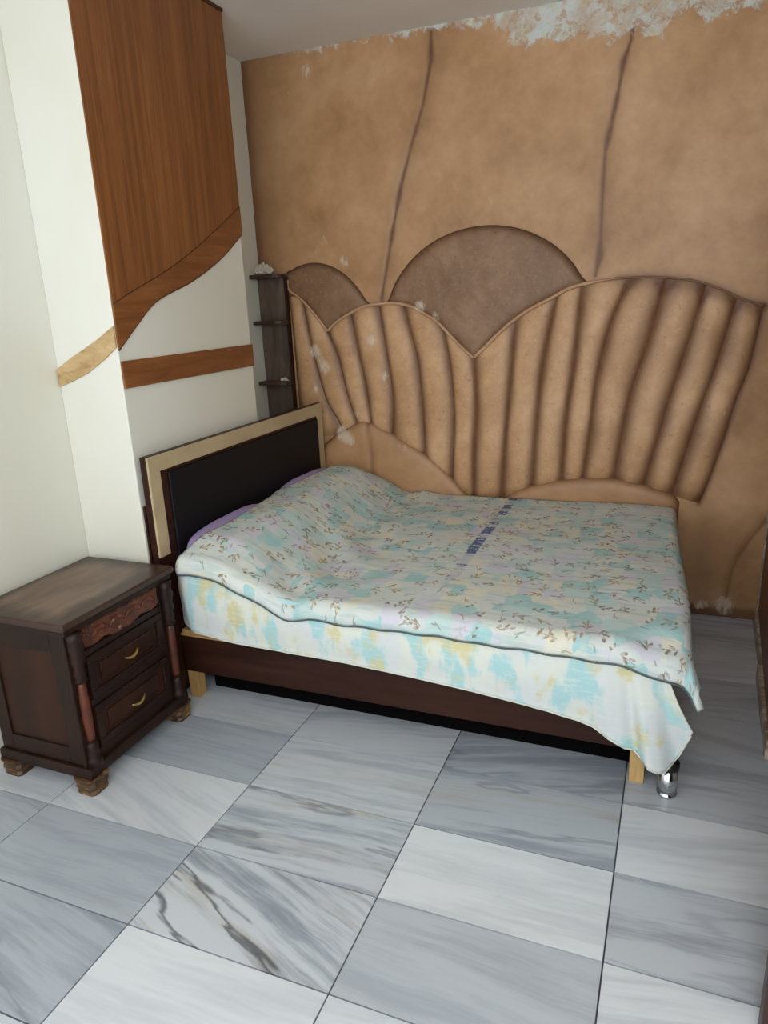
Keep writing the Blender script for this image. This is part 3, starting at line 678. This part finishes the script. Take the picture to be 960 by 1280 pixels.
for z0, z1, hz in ((.324, .476, .392), (.142, .294, .205)):
    bm = bmesh.new(); add_box(bm, (xf-.004, 1.592, z0), (xf+.010, 1.968, z1), .003)
    d = link('drawer', from_bm(bm, 'drawer'), 'dark_case', ns)
    for lo, hi in (((1.592, z0), (1.968, z0+.026)), ((1.592, z1-.026), (1.968, z1)), ((1.592, z0+.026), (1.620, z1-.026)), ((1.940, z0+.026), (1.968, z1-.026))):
        box('drawer_moulding', (xf+.008, lo[0], lo[1]), (xf+.018, hi[0], hi[1]), 'dark_trim', d, .003)
    bm = bmesh.new(); add_box(bm, (xf+.008, 1.645, z0+.042), (xf+.015, 1.915, z1-.042), .006, 2); link('drawer_panel', from_bm(bm), 'dark_case', d)
    pts = [(xf+.016+.010*math.sin(PI*t), 1.758+.070*t, hz+.006-.011*math.sin(PI*t)+.004*math.cos(PI*t)*-1) for t in np.linspace(0, 1, 15)]
    bm = bmesh.new(); tube(bm, pts, [.002+.0038*math.sin(PI*t) for t in np.linspace(0, 1, 15)], 8)
    h_ = link('handle', from_bm(bm, 'handle', True), 'brass', d); h_['label'] = 'curved brass pull'
# corner posts with turned columns
for py in (1.553, 2.007):
    p0 = box('corner_post', (xf-.004, py-.032, .100), (xf+.010, py+.032, .586), 'dark_trim', ns, .003)
    bm = bmesh.new(); lathe(bm, (xf+.018, py, 0), [(.018, .410), (.022, .418), (.019, .430), (.024, .445), (.018, .462), (.026, .485), (.021, .505), (.027, .535), (.023, .560), (.028, .585)], 14)
    for v in bm.verts:
        n_ = noise.noise(v.co*70)*.005; v.co.x += n_; v.co.y += noise.noise(v.co*80)*.004
    link('capital', from_bm(bm, 'capital', True), 'dark_trim', p0)
    bm = bmesh.new(); lathe(bm, (xf+.018, py, 0), [(.010, .190), (.014, .205), (.0165, .26), (.0165, .33), (.014, .395), (.011, .411)], 14)
    o = link('column', from_bm(bm, 'column', True), 'red_wood', p0); o['label'] = 'turned reddish column'
    bm = bmesh.new(); lathe(bm, (xf+.018, py, 0), [(.026, .100), (.026, .125), (.020, .135), (.024, .150), (.019, .165), (.021, .180), (.012, .191)], 14)
    link('column_base', from_bm(bm, 'column_base', True), 'dark_trim', p0)
bm = bmesh.new(); add_box(bm, (-2.138, 1.512, .062), (-1.724, 2.048, .102), .007, 3); link('plinth', from_bm(bm), 'dark_trim', ns)
for fx, fy, sx in ((-1.760, 1.548, 1), (-1.760, 2.012, 1), (-2.095, 1.548, -1), (-2.095, 2.012, -1)):
    bm = bmesh.new()
    prof = [(.036, .036, .0), (.040, .040, .010), (.036, .036, .018), (.043, .043, .034), (.040, .040, .048), (.046, .046, .064)]
    rings = []
    for a, b, z in prof:
        rings.append([bm.verts.new((fx+a*q[0], fy+b*q[1], z)) for q in ((-1, -.7), (-.7, -1), (.7, -1), (1, -.7), (1, .7), (.7, 1), (-.7, 1), (-1, .7))])
    for r0, r1 in zip(rings[:-1], rings[1:]):
        for k in range(8): bm.faces.new((r0[k], r0[(k+1) % 8], r1[(k+1) % 8], r1[k]))
    bm.faces.new(rings[0][::-1]); bm.faces.new(rings[-1])
    o = link('foot', from_bm(bm, 'foot'), 'worn_foot', ns); o['label'] = 'stubby foot with the finish worn to bare wood'

# ------------------------------------------------------------------ corner shelf and what lies on it
cs_ = thing('corner_shelf', (-2.08, 3.56, .55), 'narrow dark wooden shelf unit fixed in the corner behind the pillar', 'shelf')
box('back_panel', (XL+.002, 3.572, .55), (-1.992, 3.588, 1.70), 'shelf_wood', cs_, .002)
box('side_panel', (-1.998, 3.555, .55), (-1.988, 3.588, 1.70), 'walnut', cs_, .002)
for z in (1.697, 1.458, 1.132):
    yf = 3.490
    prism('shelf', [(XL+.002, 3.572), (XL+.002, yf), (-2.03, yf), (-2.002, yf+.010), (-1.990, yf+.030), (-1.990, 3.572)], 'z', z, z+.020, 'shelf_board', cs_, .002)
def lump(name, c, r, seed, label, cat, fl=.7):
    bm = bmesh.new(); bmesh.ops.create_icosphere(bm, subdivisions=4, radius=1)
    for v in bm.verts:
        d = v.co.normalized(); f = 1+.5*noise.noise(d*2.2+Vector((seed, 0, 0)))+.4*noise.noise(d*5+Vector((0, seed, 0)))+.25*noise.noise(d*11)
        v.co = Vector((d.x*r[0]*f, d.y*r[1]*f, max(d.z, -.25)*r[2]*f))
    zmin = min(v.co.z for v in bm.verts)
    for v in bm.verts: v.co += Vector(c)+Vector((0, 0, -zmin))
    return tag(link(name, from_bm(bm, name), 'plaster_lump', None, c), label, cat)
lump('plaster_chunk', (-2.115, 3.550, 1.718), (.050, .026, .036), 3, 'heap of crumbled white plaster on the topmost shelf in the corner', 'debris')
lump('plaster_flake', (-2.035, 3.548, 1.153), (.020, .012, .010), 8, 'small white flake of plaster on the lowest corner shelf', 'debris')

# ------------------------------------------------------------------ wardrobe at the right edge and the open door
wr_ = thing('wardrobe', (.7, 3.0, 0), 'reddish brown wooden wardrobe with chipped edges at the right edge of the room', 'wardrobe')
prism('body', [(.367, 2.43), (.427, 3.575), (.985, 3.575), (.985, 2.43)], 'z', .07, 2.0, 'wardrobe_wood', wr_, .003)
prism('plinth', [(.359, 2.425), (.378, 3.0), (.392, 3.0), (.410, 3.570), (.98, 3.570), (.98, 2.425)], 'z', 0, .07, 'wardrobe_chipped', wr_, .002)
prism('edge_strip', [(.419, 3.555), (.421, 3.583), (.434, 3.583), (.432, 3.555)], 'z', .0, 2.0, 'wardrobe_chipped', wr_)
for x0, x1, hx in ((.372, .674, .650), (.678, .980, .702)):
    d = box('door', (x0, 2.408, .08), (x1, 2.428, 1.99), 'wardrobe_wood', wr_, .003)
    bm = bmesh.new(); tube(bm, [(hx, 2.408, .98), (hx, 2.385, .985), (hx, 2.385, 1.095), (hx, 2.408, 1.10)], .005, 8); link('handle', from_bm(bm, 'handle', True), 'brass', d)
dr = struct(prism('door_1', [(.256, 1.350), (.256, 1.388), (.998, 1.388), (.998, 1.350)], 'z', .006, 2.04, 'door_wood', None, .003, (.63, 1.37, .006)))
for z0, z1 in ((.12, .92), (1.08, 1.92)): box('door_panel', (.36, 1.343, z0), (.90, 1.351, z1), 'door_wood', dr, .004)
bm = bmesh.new(); tube(bm, [(.31, 1.350, 1.0), (.31, 1.305, 1.0), (.42, 1.300, 1.0)], .009, 10); link('door_handle', from_bm(bm, 'handle', True), 'brass', dr)
